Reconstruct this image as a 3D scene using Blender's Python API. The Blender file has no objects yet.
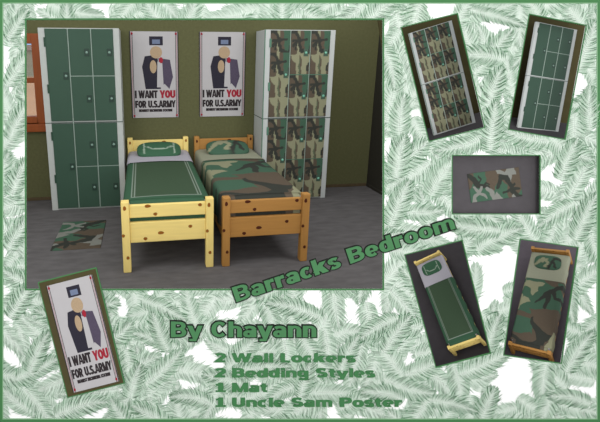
import bpy, bmesh, math, random
import numpy as np
from mathutils import Matrix, Vector

LAMP = 16.0
S = 0.78                      # metres per layout unit (single bed 0.78 m wide)
scene = bpy.context.scene
COL = scene.collection

# ------------------------------------------------------------------ colours / materials
def lin1(c):
    c = c / 255.0
    return c / 12.92 if c <= 0.04045 else ((c + 0.055) / 1.055) ** 2.4
def lin(rgb, k=1.0):
    return tuple(min(0.95, lin1(c) * k) for c in rgb)

MATS = {}
def new_mat(name):
    m = bpy.data.materials.new(name)
    m.use_nodes = True
    b = m.node_tree.nodes['Principled BSDF']
    MATS[name] = m
    return m, m.node_tree.nodes, m.node_tree.links, b

def mat(name, col, rough=0.75, spec=0.2, amt=0.12, scale=18.0, stretch=(1, 1, 1), metal=0.0, detail=3.0, coord='Object'):
    """plain paint or cloth with a fine procedural mottling"""
    m, N, L, b = new_mat(name)
    tc = N.new('ShaderNodeTexCoord'); mp = N.new('ShaderNodeMapping')
    mp.inputs['Scale'].default_value = stretch
    nz = N.new('ShaderNodeTexNoise'); nz.inputs['Scale'].default_value = scale; nz.inputs['Detail'].default_value = detail
    mx = N.new('ShaderNodeMix'); mx.data_type = 'RGBA'
    mx.inputs['A'].default_value = tuple(max(0, c * (1 - amt)) for c in col) + (1,)
    mx.inputs['B'].default_value = tuple(min(1, c * (1 + amt)) for c in col) + (1,)
    L.new(tc.outputs[coord], mp.inputs['Vector']); L.new(mp.outputs['Vector'], nz.inputs['Vector'])
    L.new(nz.outputs['Fac'], mx.inputs['Factor']); L.new(mx.outputs['Result'], b.inputs['Base Color'])
    b.inputs['Roughness'].default_value = rough
    b.inputs['Specular IOR Level'].default_value = spec
    b.inputs['Metallic'].default_value = metal
    return m

def mat_print(name, rough=0.8, spec=0.15, amt=0.1, scale=60.0, gain=1.0):
    """dyed or printed surface: the woven or printed pattern comes from the mesh's own colour attribute, plus a fine weave"""
    m, N, L, b = new_mat(name)
    at = N.new('ShaderNodeAttribute'); at.attribute_name = 'dye'
    tc = N.new('ShaderNodeTexCoord')
    nz = N.new('ShaderNodeTexNoise'); nz.inputs['Scale'].default_value = scale; nz.inputs['Detail'].default_value = 2
    mr = N.new('ShaderNodeMapRange'); mr.inputs['To Min'].default_value = gain * (1 - amt); mr.inputs['To Max'].default_value = gain * (1 + amt)
    mu = N.new('ShaderNodeVectorMath'); mu.operation = 'SCALE'
    L.new(tc.outputs['Object'], nz.inputs['Vector']); L.new(nz.outputs['Fac'], mr.inputs['Value'])
    L.new(at.outputs['Color'], mu.inputs[0]); L.new(mr.outputs['Result'], mu.inputs['Scale'])
    L.new(mu.outputs['Vector'], b.inputs['Base Color'])
    b.inputs['Roughness'].default_value = rough
    b.inputs['Specular IOR Level'].default_value = spec
    return m

E_IN = 1.0                     # the room is dimmer than the open air: paints are that much lighter than they look in the photo
def li(r, g, b_): return lin((r, g, b_), E_IN)

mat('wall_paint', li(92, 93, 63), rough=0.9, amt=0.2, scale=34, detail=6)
mat('side_wall_shaded', li(56, 54, 47), rough=0.9, amt=0.15, scale=30)  # right wall's shade is put into this darker colour
mat('baseboard_wood', li(84, 72, 52), amt=0.2)
mat('floor_concrete', li(98, 96, 97), rough=0.9, amt=0.42, scale=7, stretch=(0.8, 2.2, 1), detail=8)
mat('locker_green', li(57, 83, 69), rough=0.6, amt=0.05, scale=9)
mat('locker_green_shade', li(46, 72, 58), rough=0.6, amt=0.05)
mat('locker_grey', li(180, 185, 182), rough=0.6, amt=0.06)
mat('locker_white', li(188, 193, 192), rough=0.6, amt=0.05)
mat('locker_line', li(150, 168, 158), rough=0.6, amt=0.05)
mat('locker_teal_edge', li(88, 128, 108), rough=0.6, amt=0.05)
mat('seam_dark', li(70, 84, 78), amt=0.05)
mat('handle_dark', li(44, 64, 55), rough=0.5, amt=0.05)
mat('camo_plate', li(70, 92, 78), rough=0.5, amt=0.05)
mat('knob_pale', li(120, 150, 138), rough=0.35, amt=0.05, spec=0.5)
mat('knob_teal', li(120, 190, 165), rough=0.35, amt=0.05, spec=0.5)
for nm, st in (('across', (1.2, 12, 14)), ('upright', (14, 12, 1.2)), ('along', (14, 1.2, 14))):
    mat('pine_' + nm, lin((232, 208, 128), 1.12), rough=0.55, amt=0.1, scale=3.5, stretch=st, spec=0.3)
    mat('oak_' + nm, li(176, 128, 66), rough=0.55, amt=0.14, scale=3.5, stretch=st, spec=0.3)
mat('pine_knot', li(150, 92, 30), amt=0.3, scale=60)
mat('oak_knot', li(78, 34, 18), amt=0.3, scale=60)
mat('mattress_grey', li(168, 166, 172), amt=0.05)
mat('sheet_lilac', li(176, 174, 184), amt=0.06, scale=30)
mat('sheet_khaki', li(150, 153, 133), amt=0.06, scale=30)
mat_print('cover_cloth', gain=1.0, amt=0.06)
mat_print('camo_paint', gain=1.0, amt=0.08, rough=0.65)
mat_print('board_print', gain=1.0, amt=0.0, rough=0.85, spec=0.05)
mat('poster_paper', li(178, 176, 178), amt=0.03)
mat('poster_navy', li(42, 40, 52), amt=0.25, scale=60)
mat('poster_plum', li(78, 70, 88), amt=0.25, scale=60)
mat('poster_tan', li(170, 148, 120), amt=0.25, scale=80)
mat('poster_red', li(150, 36, 52), amt=0.1)
mat('poster_black', li(44, 38, 40), amt=0.1)
mat('poster_blue', li(108, 120, 146), amt=0.15, scale=60)
mat('window_wood', li(142, 74, 34), rough=0.5, amt=0.2, scale=6, stretch=(6, 6, 1))
mat('trim_green', lin((68, 120, 74)), amt=0.05)
mat('trim_pale', lin((128, 168, 130)), amt=0.05)
mat('board_core', lin((225, 235, 226)), amt=0.05)
mat('title_green', lin((70, 124, 80)), rough=0.6, amt=0.05)
mat('title_dark', lin((18, 27, 20)), rough=0.6, amt=0.1)
mat('list_green', lin((62, 118, 72)), rough=0.7, amt=0.05)
mat('case_floor', li(62, 59, 63), amt=0.15, scale=20)
mat('case_floor_grey', li(80, 77, 80), amt=0.15, scale=20)
mat('case_floor_plum', li(88, 82, 90), amt=0.15, scale=20)
mat('case_wall', li(78, 73, 50), spec=0.0, amt=0.15, scale=30)
mat('desert_sand', lin((186, 140, 98)), amt=0.25, scale=0.25, coord='Object')
mat('siding', lin((150, 150, 128)), amt=0.15, scale=1.2, stretch=(0.2, 1, 6))
mat('roof_tile', lin((120, 90, 75)), amt=0.2)

m, N, L, b = new_mat('window_glass')
N.remove(b)
tr = N.new('ShaderNodeBsdfTransparent'); gl = N.new('ShaderNodeBsdfGlossy'); gl.inputs['Roughness'].default_value = 0.05
mx = N.new('ShaderNodeMixShader'); mx.inputs[0].default_value = 0.05
L.new(tr.outputs[0], mx.inputs[1]); L.new(gl.outputs[0], mx.inputs[2]); L.new(mx.outputs[0], N['Material Output'].inputs['Surface'])

# ------------------------------------------------------------------ object helpers
def obj(name, me, parent=None):
    o = bpy.data.objects.new(name, me)
    COL.objects.link(o)
    if parent is not None: o.parent = parent
    return o

def tag(o, label=None, cat=None, group=None, kind=None):
    if label: o['label'] = label
    if cat: o['category'] = cat
    if group: o['group'] = group
    if kind: o['kind'] = kind
    return o

def empty(name, loc, rz=0.0):
    o = obj(name, None)
    o.empty_display_size = 0.1
    o.location = [c * S for c in loc]
    o.rotation_euler = (0, 0, rz)
    return o

class MB:
    """collects faces of ONE part (layout units)"""
    def __init__(s): s.v = []; s.f = []; s.mi = []; s.c = []
    def poly(s, pts, mi=0, col=None):
        n = len(s.v); s.v += [tuple(p) for p in pts]; s.f.append(tuple(range(n, n + len(pts)))); s.mi.append(mi); s.c.append(col)
    def box(s, x0, x1, y0, y1, z0, z1, mi=0):
        n = len(s.v)
        s.v += [(x, y, z) for z in (z0, z1) for y in (y0, y1) for x in (x0, x1)]
        for q in ((0, 2, 3, 1), (4, 5, 7, 6), (0, 1, 5, 4), (2, 6, 7, 3), (0, 4, 6, 2), (1, 3, 7, 5)):
            s.f.append(tuple(n + i for i in q)); s.mi.append(mi); s.c.append(None)
        return s
    def disc(s, c, rx, rz, mi=0, n=12, axis='y', wob=0.0):
        pts = []
        for i in range(n):
            a = 2 * math.pi * i / n
            r = 1 + wob * math.sin(3 * a + c[0] * 50)
            if axis == 'y': pts.append((c[0] + rx * r * math.cos(a), c[1], c[2] + rz * r * math.sin(a)))
            else: pts.append((c[0] + rx * r * math.cos(a), c[1] + rz * r * math.sin(a), c[2]))
        s.poly(pts, mi)
    def prism(s, pts, z0, z1, mi=0):
        """outline in x,y given anticlockwise, raised from z0 to z1"""
        n = len(pts)
        s.poly([(x, y, z1) for x, y in pts], mi); s.poly([(x, y, z0) for x, y in reversed(pts)], mi)
        for i in range(n):
            a, b_ = pts[i], pts[(i + 1) % n]
            s.poly([(a[0], a[1], z0), (b_[0], b_[1], z0), (b_[0], b_[1], z1), (a[0], a[1], z1)], mi)
    def build(s, name, mats, parent=None, bevel=0.0, seg=2, smooth=False):
        me = bpy.data.meshes.new(name)
        me.from_pydata([(x * S, y * S, z * S) for x, y, z in s.v], [], s.f)
        for mn in ([mats] if isinstance(mats, str) else mats): me.materials.append(MATS[mn])
        me.polygons.foreach_set('material_index', s.mi)
        if any(c is not None for c in s.c):
            at = me.color_attributes.new('dye', 'FLOAT_COLOR', 'CORNER')
            buf = np.ones((len(me.loops), 4), np.float32); k = 0
            for f, c in zip(s.f, s.c):
                for i in range(len(f)):
                    if c is not None:
                        buf[k, :3] = c[i] if isinstance(c[0], (tuple, list)) else c
                    k += 1
            at.data.foreach_set('color', buf.ravel())
        if bevel:
            bm = bmesh.new(); bm.from_mesh(me)
            bmesh.ops.remove_doubles(bm, verts=bm.verts, dist=1e-6)
            es = [e for e in bm.edges if len(e.link_faces) == 2 and e.calc_face_angle() > 0.5]
            bmesh.ops.bevel(bm, geom=es, offset=bevel * S, segments=seg, profile=0.6, affect='EDGES', clamp_overlap=True)
            bm.to_mesh(me); bm.free()
        if smooth: me.polygons.foreach_set('use_smooth', [True] * len(me.polygons))
        me.update()
        return obj(name, me, parent)

def grid(name, P, mats, parent=None, col=None, smooth=True, flip=False):
    """P: (rows, cols, 3) layout units; col: (rows, cols, 3) linear colours of the dye"""
    R, C_, _ = P.shape
    idx = np.arange(R * C_).reshape(R, C_)
    q = np.stack([idx[:-1, :-1], idx[:-1, 1:], idx[1:, 1:], idx[1:, :-1]], -1).reshape(-1, 4)
    if flip: q = q[:, ::-1]
    me = bpy.data.meshes.new(name)
    me.from_pydata((P.reshape(-1, 3) * S).tolist(), [], q.tolist())
    me.materials.append(MATS[mats])
    if col is not None:
        at = me.color_attributes.new('dye', 'FLOAT_COLOR', 'POINT')
        buf = np.ones((R * C_, 4), np.float32); buf[:, :3] = col.reshape(-1, 3)
        at.data.foreach_set('color', buf.ravel())
    if smooth: me.polygons.foreach_set('use_smooth', [True] * len(me.polygons))
    me.update()
    return obj(name, me, parent)

def copy_tree(o, parent=None):
    c = o.copy(); COL.objects.link(c); c.parent = parent
    for ch in list(o.children): copy_tree(ch, c)
    return c

# ------------------------------------------------------------------ camouflage painter (pattern space x,y)
BROWN = li(90, 80, 68); GREEN = li(66, 96, 78); KHAKI = li(140, 141, 114); BLACK = li(54, 57, 52)
def warp(p, a, f):
    x, y = p[:, 0], p[:, 1]
    dx = a * (np.sin(f * y * 1.3 + 1.1) + .6 * np.sin(f * 2.3 * x + 2.1 * f * y))
    dy = a * (np.sin(f * x * 1.1 + .4) + .6 * np.sin(f * 2.7 * y - 1.7 * f * x))
    return np.stack([x + dx, y + dy], 1)
def in_poly(p, poly):
    r = np.zeros(len(p), bool); n = len(poly)
    for i in range(n):
        x0, y0 = poly[i]; x1, y1 = poly[(i + 1) % n]
        if y0 == y1: continue
        c = ((y0 > p[:, 1]) != (y1 > p[:, 1])) & (p[:, 0] < (x1 - x0) * (p[:, 1] - y0) / (y1 - y0) + x0)
        r ^= c
    return r
def in_stroke(p, st):
    r = np.zeros(len(p), bool)
    for (x0, y0, r0), (x1, y1, r1) in zip(st[:-1], st[1:]):
        d = np.array([x1 - x0, y1 - y0]); l2 = d @ d + 1e-12
        t = np.clip(((p - (x0, y0)) @ d) / l2, 0, 1)
        q = p - (np.array([x0, y0]) + t[:, None] * d)
        r |= (q ** 2).sum(1) < (r0 + t * (r1 - r0)) ** 2
    return r
def paint(p, base, layers, a=.012, f=14.):
    w = warp(p, a, f)
    c = np.tile(np.array(base), (len(p), 1))
    for col, kind, data in layers:
        mk = in_poly(w, data) if kind == 'P' else in_stroke(w, data)
        c[mk] = col
    return c

DOOR = [  # x 0..1 across, y 0..2 down: branches above, khaki blots below
    (GREEN, 'P', [(.70, -.1), (1.1, -.1), (1.1, 1.02), (.62, 1.02), (.72, .6), (.66, .3)]),
    (BROWN, 'P', [(.5, .55), (.72, .5), (.7, .85), (.55, .95)]),
    (KHAKI, 'P', [(.32, -.1), (.5, -.1), (.46, .3), (.38, .3)]),
    (KHAKI, 'P', [(.30, .55), (.42, .6), (.52, 1.05), (.34, 1.1)]),
    (BLACK, 'S', [(.05, .06, .09), (.25, .10, .10), (.38, .32, .08), (.44, .55, .08), (.5, .85, .09), (.7, 1.0, .1), (.82, .98, .06)]),
    (BLACK, 'S', [(.08, .48, .05), (.4, .42, .08), (.82, .42, .05)]),
    (BLACK, 'S', [(.12, .72, .06), (.3, .5, .06)]), (BLACK, 'S', [(.22, .85, .05), (.3, .6, .05)]),
    (BLACK, 'S', [(1.0, .72, .05), (.92, 1.0, .07)]),
    (KHAKI, 'P', [(.02, 1.12), (.5, 1.05), (.46, 1.4), (.3, 1.5), (.1, 1.4)]),
    (KHAKI, 'P', [(.30, 1.3), (.46, 1.2), (.44, 2.1), (.30, 2.1)]),
    (KHAKI, 'P', [(.52, 1.02), (1.02, 1.06), (1.0, 1.5), (.86, 1.6), (.84, 2.1), (.58, 2.1), (.6, 1.5)]),
    (li(88, 98, 78), 'P', [(.44, 1.3), (.52, 1.22), (.53, 2.1), (.44, 2.1)]),
    (BLACK, 'S', [(.96, 1.5, .05), (.9, 1.8, .06)]),
]
def door_dye(u, v, tall):
    if tall:                  # the tall doors repeat each half of the print
        v4 = v * 4
        y = np.where(v4 < 1, v4, np.where(v4 < 2, v4 - 1, np.where(v4 < 3, v4 - 1, v4 - 2)))
    else: y = v * 2
    return paint(np.stack([u, y], 1), BROWN, DOOR, .02, 9.)

BLANKET = [  # x 0..1 across, y 0..1.75 from the fold to the foot
    (GREEN, 'P', [(-.1, -.1), (.5, -.1), (.52, .1), (.75, .12), (1.1, .45), (1.1, .82), (.7, .8), (.45, .9), (.3, .85), (-.1, .9)]),
    (BROWN, 'P', [(.5, -.1), (1.1, -.1), (1.1, .2), (.8, .22), (.55, .12)]),
    (GREEN, 'P', [(-.1, .85), (.3, .85), (.42, 1.15), (.5, 1.5), (.1, 1.55), (-.1, 1.45)]),
    (BROWN, 'P', [(-.1, .99), (.2, .97), (.4, 1.02), (.42, 1.12), (.1, 1.1), (-.1, 1.13)]),
    (GREEN, 'P', [(.85, .1), (1.1, .12), (1.1, .3), (.9, .28)]),
    (BROWN, 'P', [(.08, 1.56), (.45, 1.45), (.6, 1.62), (.3, 1.68), (.1, 1.66)]),
    (KHAKI, 'P', [(.0, .16), (.3, .12), (.55, .16), (.5, .24), (.4, .26), (.42, .38), (.28, .52), (.22, .34), (.02, .3)]),
    (KHAKI, 'P', [(.02, .72), (.08, .58), (.2, .6), (.3, .68), (.16, .76), (.06, .86)]),
    (KHAKI, 'P', [(-.2, .03), (.05, .03), (.03, .5), (.06, .6), (.04, .95), (-.2, .98)]),
    (GREEN, 'P', [(-.05, .12), (.04, .1), (.03, .2), (-.05, .22)]), (GREEN, 'P', [(-.05, .42), (.05, .44), (.03, .52), (-.05, .54)]),
    (BLACK, 'S', [(1.05, .2, .06), (.85, .24, .06), (.68, .38, .06), (.55, .55, .045), (.42, .68, .03)]),
    (BLACK, 'S', [(.7, .38, .06), (.68, .6, .06), (.66, .8, .03)]),
    (BLACK, 'S', [(.8, .34, .05), (.86, .52, .04), (1.05, .56, .03)]),
    (BLACK, 'S', [(.42, 1.1, .03), (.46, 1.25, .05), (.66, 1.42, .09), (.82, 1.5, .09), (1.0, 1.46, .025)]),
    (BLACK, 'P', [(.6, 1.4), (.85, 1.45), (.8, 1.68), (.5, 1.72), (.62, 1.6)]),
    (BLACK, 'S', [(-.03, 1.35, .035), (-.02, 1.6, .05), (.3, 1.72, .035), (.7, 1.72, .04)]),
    (KHAKI, 'P', [(.96, 1.35), (1.1, 1.3), (1.1, 1.85), (.82, 1.85), (.82, 1.7), (.9, 1.6)]),
]
PILLOW = [
    (KHAKI, 'S', [(.06, .75, .05), (.2, .45, .06), (.32, .2, .06)]),
    (KHAKI, 'S', [(.3, .45, .07), (.44, .3, .08), (.52, .5, .06)]), (KHAKI, 'S', [(.44, .8, .06), (.5, .6, .05)]),
    (BLACK, 'S', [(.55, .95, .05), (.66, .45, .05), (.76, .15, .07), (1.0, .3, .06)]),
    (BLACK, 'S', [(.74, .4, .04), (.82, .8, .05)]),
]
GREYK = li(128, 130, 124)
MAT_PRINT = [  # x 0..1.78 along, y 0..1 down
    (BROWN, 'P', [(.62, -.1), (1.78, -.1), (1.9, .6), (1.5, 1.1), (1.3, 1.1), (1.28, .8), (1.0, .6), (.72, .7), (.6, .35)]),
    (GREEN, 'P', [(.88, .55), (1.12, .35), (1.32, .55), (1.2, 1.1), (.8, 1.1)]),
    (BROWN, 'P', [(-.1, -.1), (.22, -.1), (.2, .2), (.1, .5), (-.1, .6)]),
    (BLACK, 'S', [(.02, .05, .07), (.16, .2, .1), (.3, .42, .09), (.5, .5, .07), (.66, .54, .05)]),
    (BLACK, 'S', [(.3, .42, .04), (.42, .25, .03), (.36, .12, .03)]), (BLACK, 'S', [(.5, .52, .04), (.6, .4, .04), (.7, .45, .03)]),
    (GREYK, 'S', [(.1, 1.02, .07), (.16, .8, .06), (.3, .7, .06), (.18, .5, .05)]), (GREYK, 'S', [(.28, .7, .06), (.42, .52, .05)]),
    (GREYK, 'S', [(.3, .7, .04), (.5, .8, .035), (.56, .92, .03)]),
    (GREYK, 'S', [(.6, .6, .07), (.74, .7, .08), (.8, .95, .07)]), (GREYK, 'P', [(.76, .98), (.92, .72), (1.12, 1.05), (.8, 1.1)]),
    (GREYK, 'P', [(.98, -.05), (1.16, .02), (1.3, .1), (1.42, -.1), (1.62, -.1), (1.66, .22), (1.5, .24), (1.46, .5), (1.5, .8), (1.44, .8), (1.38, .36), (1.24, .18), (1.02, .14)]),
    (BLACK, 'S', [(.95, .62, .05), (1.06, .46, .06), (1.12, .25, .09), (1.3, .28, .09), (1.42, .55, .07), (1.46, .75, .08), (1.6, 1.0, .1), (1.74, 1.0, .06)]),
    (BLACK, 'S', [(1.16, .8, .035), (1.4, .72, .05), (1.56, .55, .04)]), (BLACK, 'S', [(1.5, .72, .05), (1.7, .72, .04)]),
    (GREYK, 'P', [(1.42, .95), (1.5, .88), (1.56, 1.1), (1.42, 1.1)]),
]

# ------------------------------------------------------------------ camera
F = 432.3017; PITCH = 0.2236; YAW = 0.1431
CAM = Vector((-0.365, -7.1198, 2.33))
cd = bpy.data.cameras.new('camera'); co = bpy.data.objects.new('camera', cd); COL.objects.link(co)
cd.sensor_fit = 'HORIZONTAL'; cd.sensor_width = 36; cd.lens = 36 * F / 600
cd.shift_x = 95.5 / 600; cd.shift_y = -57.0 / 600
cd.clip_start = 0.05; cd.clip_end = 200
co.location = CAM * S; co.rotation_euler = (math.pi / 2 - PITCH, 0, -YAW)
scene.camera = co

# ------------------------------------------------------------------ the room
def struct(o): o['kind'] = 'structure'; return o
XL, XR, YF = -3.3, 3.665, -8.4
fl = MB().box(XL - .1, XR + .1, YF, .12, -.12, 0)
struct(fl.build('floor', 'floor_concrete'))
WX0, WX1, WZ0, WZ1 = -2.95, -1.875, 1.28, 2.66        # window opening in the back wall
bw = MB()
bw.box(XL - .1, WX0, 0, .12, 0, 3.4); bw.box(WX1, XR + .1, 0, .12, 0, 3.4)
bw.box(WX0, WX1, 0, .12, 0, WZ0); bw.box(WX0, WX1, 0, .12, WZ1, 3.4)
struct(bw.build('wall_back', 'wall_paint'))
struct(MB().box(XR, XR + .1, -3.2, 0, 0, 3.4).build('wall_right', 'side_wall_shaded'))
struct(MB().box(XL - .1, XL, -3.2, 0, 0, 3.4).build('wall_left', 'wall_paint'))
def skirt(name, x0, x1, y0, y1): struct(MB().box(x0, x1, y0, y1, 0, .055).build(name, 'baseboard_wood', bevel=.008))
skirt('baseboard_back', XL, XR, -.018, 0)
struct(MB().box(XR - .018, XR, -3.2, -.02, 0, .055).build('baseboard_right', 'side_wall_shaded', bevel=.008))
skirt('baseboard_left', XL, XL + .018, -3.2, -.02)

# window: jambs, rails, sill and glass
w = empty('window_1', ((WX0 + WX1) / 2, 0, WZ0)); struct(w)
cx = (WX0 + WX1) / 2; hw = (WX1 - WX0) / 2; H = WZ1 - WZ0
fr = MB(); fr.box(-hw, -hw + .13, -.03, .10, 0, H); fr.box(hw - .13, hw, -.03, .10, 0, H)
fr.box(-hw + .13, hw - .13, -.03, .10, H - .15, H); fr.box(-hw + .13, hw - .13, -.03, .10, 0, .115)
fr.build('window_frame', 'window_wood', w, bevel=.012)
MB().box(-hw + .13, hw - .13, .01, .07, .635, .715).build('meeting_rail', 'window_wood', w, bevel=.01)
MB().box(-.03, .03, .01, .07, .115, H - .15).build('mullion', 'window_wood', w, bevel=.01)
MB().box(-hw - .06, hw + .02, -.09, -.001, -.125, -.0).build('window_sill', 'window_wood', w, bevel=.015)
for i in (0, 1):
    for j in (0, 1):
        x0, x1 = ((-hw + .13, -.03), (.03, hw - .13))[i]; z0, z1 = ((.115, .635), (.715, H - .15))[j]
        MB().box(x0, x1, .035, .042, z0, z1).build('pane', 'window_glass', w)

# outside: sandy ground and a long sided building far away
g = MB().box(-90, 60, .13, 140, -.3, -.06).build('ground', 'desert_sand'); struct(g)
nb = empty('building', (-15, 47, -.06)); tag(nb, 'long pale sided building far off behind the window', 'building')
sd = MB()
for i in range(12): sd.poly([(-9, -.02 - .04, i * .25), (9, -.02 - .04, i * .25), (9, 0, i * .25 + .25), (-9, 0, i * .25 + .25)])
sd.box(-9, 9, 0, 6, 0, 3.0)
sd.build('siding_wall', 'siding', nb)
rf = MB(); rf.poly([(-9.4, -.4, 3.0), (9.4, -.4, 3.0), (9.4, 3, 3.7), (-9.4, 3, 3.7)]); rf.poly([(-9.4, 6.4, 3.0), (-9.4, 3, 3.7), (9.4, 3, 3.7), (9.4, 6.4, 3.0)])
rf.poly([(-9.4, -.4, 3.0), (-9.4, 3, 3.7), (-9.4, 6.4, 3.0)]); rf.poly([(9.4, -.4, 3.0), (9.4, 6.4, 3.0), (9.4, 3, 3.7)]); rf.poly([(-9.4, -.4, 3.0), (-9.4, 6.4, 3.0), (9.4, 6.4, 3.0), (9.4, -.4, 3.0)])
rf.build('roof', 'roof_tile', nb)

# ------------------------------------------------------------------ lockers
LW, LD, LH = 1.1223, .5316, 2.7153
def make_locker(camo):
    root = empty('metal_locker', (0, 0, 0))
    body_m = 'locker_white' if camo else 'locker_grey'
    hx, hy = LW / 2, LD / 2
    MB().box(-hx, hx, -hy + .014, hy, 0, LH).build('body', body_m, root, bevel=.008)
    MB().box(-hx - .0015, hx + .0015, -hy - .0015, hy - .004, LH / 2 - .006, LH / 2 + .006).build('seam', 'seam_dark', root)
    # face frame of light uprights standing between the doors
    x0, dw, gap = -hx + .09, .3035, .018
    MB().box(-hx, -hx + .088, -hy, -hy + .016, 0, LH).build('upright', body_m, root, bevel=.003)
    MB().box(hx - .086, hx, -hy, -hy + .016, 0, LH).build('upright', body_m, root, bevel=.003)
    if camo:
        MB().box(-hx - .004, -hx + .008, -hy - .003, -hy + .01, .0, LH).build('edge_strip', 'locker_teal_edge', root)
    for k in (0, 1):
        xx = x0 + dw + k * (dw + gap)
        MB().box(xx + .002, xx + gap - .002, -hy - .004, -hy + .016, .01, LH - .01).build('divider', 'locker_teal_edge' if False else 'locker_line', root, bevel=.003)
    def front(z0, z1, x0_, tall):
        nu, nv = (30, 120) if tall else (30, 64)
        uu, vv = np.meshgrid(np.linspace(0, 1, nu), np.linspace(0, 1, nv))
        return uu, vv
    def door(xa, z0, z1, tall):
        c = (xa + dw / 2, (z0 + z1) / 2)
        if camo:
            uu, vv = front(z0, z1, xa, tall)
            P = np.stack([xa + uu * dw, np.full_like(uu, -hy - .012), z1 - vv * (z1 - z0)], -1)
            d = grid('door', P, 'camo_paint', root, door_dye(uu.ravel(), vv.ravel(), tall).reshape(uu.shape + (3,)), smooth=False, flip=True)
            bm = bmesh.new(); bm.from_mesh(d.data)                       # give the painted face the sheet's thickness
            be = [e for e in bm.edges if e.is_boundary]
            r = bmesh.ops.extrude_edge_only(bm, edges=be)
            for vtx in [q for q in r['geom'] if isinstance(q, bmesh.types.BMVert)]: vtx.co.y += .024 * S
            bm.to_mesh(d.data); bm.free()
        else:
            d = MB().box(xa, xa + dw, -hy - .012, -hy + .012, z0, z1).build('door', 'locker_green', root, bevel=.006)
        # recessed pull: dark plate with a pale button
        hxp = xa + dw * (.80 if not tall else .84); hz = (z0 + z1) / 2
        hp = MB(); hp.box(hxp - .036, hxp + .036, -hy - .018, -hy - .011, hz - .054, hz + .054)
        h = hp.build('handle', 'camo_plate' if camo else 'handle_dark', d, bevel=.004)
        bm = bmesh.new(); bmesh.ops.create_uvsphere(bm, u_segments=12, v_segments=8, radius=.019 * S)
        bmesh.ops.scale(bm, vec=(1, .6, 1), verts=bm.verts); bmesh.ops.translate(bm, vec=((hxp) * S, (-hy - .019) * S, (hz) * S), verts=bm.verts)
        n0 = len(h.data.vertices)
        bm2 = bmesh.new(); bm2.from_mesh(h.data)
        h.data.materials.append(MATS['knob_teal' if camo else 'knob_pale'])
        me = bpy.data.meshes.new('t'); bm.to_mesh(me); nf = len(bm2.faces); bm2.from_mesh(me); bm2.faces.ensure_lookup_table()
        for f_ in bm2.faces[nf:]: f_.material_index = 1
        bm2.to_mesh(h.data); bm.free(); bm2.free(); bpy.data.meshes.remove(me)
        if tall:
            for zz in (z0 + (z1 - z0) * .36, z0 + (z1 - z0) * .86):
                MB().box(xa - .02, xa + .01, -hy - .016, -hy - .002, zz - .065, zz + .065).build('hinge', 'locker_green_shade' if not camo else 'locker_teal_edge', d, bevel=.004)
        return d
    half = LH / 2
    for k in (0, 1):
        zb = k * half
        door(x0, zb + .028, zb + half - .012, True)
        for cidx in (1, 2):
            xa = x0 + cidx * (dw + gap)
            door(xa, zb + .028, zb + half / 2 - .002, False)
            door(xa, zb + half / 2 + .012, zb + half - .012, False)
    # light rails between the small doors
    for k in (0, 1): MB().box(x0 + dw + gap, hx - .088, -hy - .003, -hy + .016, k * half + half / 2 - .001, k * half + half / 2 + .011).build('shelf_rail', 'locker_teal_edge' if camo else 'locker_line', root)
    return root

gl = make_locker(False); gl.location = ((-1.787 + LW / 2) * S, (-.5343 + LD / 2) * S, 0)
tag(gl, 'green metal wall locker with grey sides standing beside the wooden window', 'locker')
cl = make_locker(True); cl.location = ((1.5089 + LW / 2) * S, (-.5456 + LD / 2) * S, 0)
tag(cl, 'camouflage-doored wall locker with pale sides standing behind the camouflage bed', 'locker')

# ------------------------------------------------------------------ beds
BL, HH, FH, PW = 2.5948, 1.0193, .8185, .0863
KN_POST = [(-.461, .749), (-.494, .439), (-.446, .179), (.446, .743), (.417, .441), (.459, .182)]
KN_TOP = [(-.217, .756), (-.137, .662), (.35, .743)]
KN_LOW = [(-.082, .442), (-.251, .383), (.242, .499)]
def cover_points(y_foot, y_head, hw_, ztop, zbot, nu, nv, foot_drop=None, bulge=.015, rad=.06):
    """cloth laid over the mattress: hangs at both sides, rounded at the edges"""
    s_ = np.linspace(-1, 1, nu)
    L_side = ztop - zbot; L_tot = hw_ - rad + rad * math.pi / 2 + L_side - rad
    d = s_ * L_tot; x = np.zeros(nu); z = np.zeros(nu)
    for i, t in enumerate(np.abs(d)):
        sg = np.sign(d[i])
        if t < hw_ - rad: xx, zz = t, ztop + bulge * math.cos(t / hw_ * math.pi / 2)
        elif t < hw_ - rad + rad * math.pi / 2:
            a = (t - hw_ + rad) / rad; xx, zz = hw_ - rad + rad * math.sin(a), ztop - rad + rad * math.cos(a)
        else:
            q = t - (hw_ - rad + rad * math.pi / 2); xx, zz = hw_ + .012 * math.sin(q * 3), ztop - rad - q
        x[i], z[i] = sg * xx, zz
    ys = np.linspace(y_foot, y_head, nv)
    P = np.zeros((nv, nu, 3)); P[:, :, 0] = x[None]; P[:, :, 1] = ys[:, None]; P[:, :, 2] = z[None]
    hang = np.clip((ztop - rad - P[:, :, 2]) / .3, 0, 1)
    P[:, :, 0] += np.sign(P[:, :, 0]) * hang * .012 * np.sin(P[:, :, 1] * 17)
    if foot_drop is not None:
        rows = [(foot_drop, 0), (ztop - .12, 0.), (ztop - .04, .004), (ztop - .012, .02), (ztop + .002, .05)]
        extra = np.zeros((len(rows), nu, 3))
        for k, (zc, dy) in enumerate(rows):
            extra[k] = P[0]; extra[k, :, 0] = np.clip(P[0, :, 0], -.408, .408); extra[k, :, 1] = y_foot - .062 + dy * 1.6; extra[k, :, 2] = np.minimum(P[0, :, 2], zc)
        P = np.concatenate([extra, P[1:]], 0)
    return P
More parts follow.
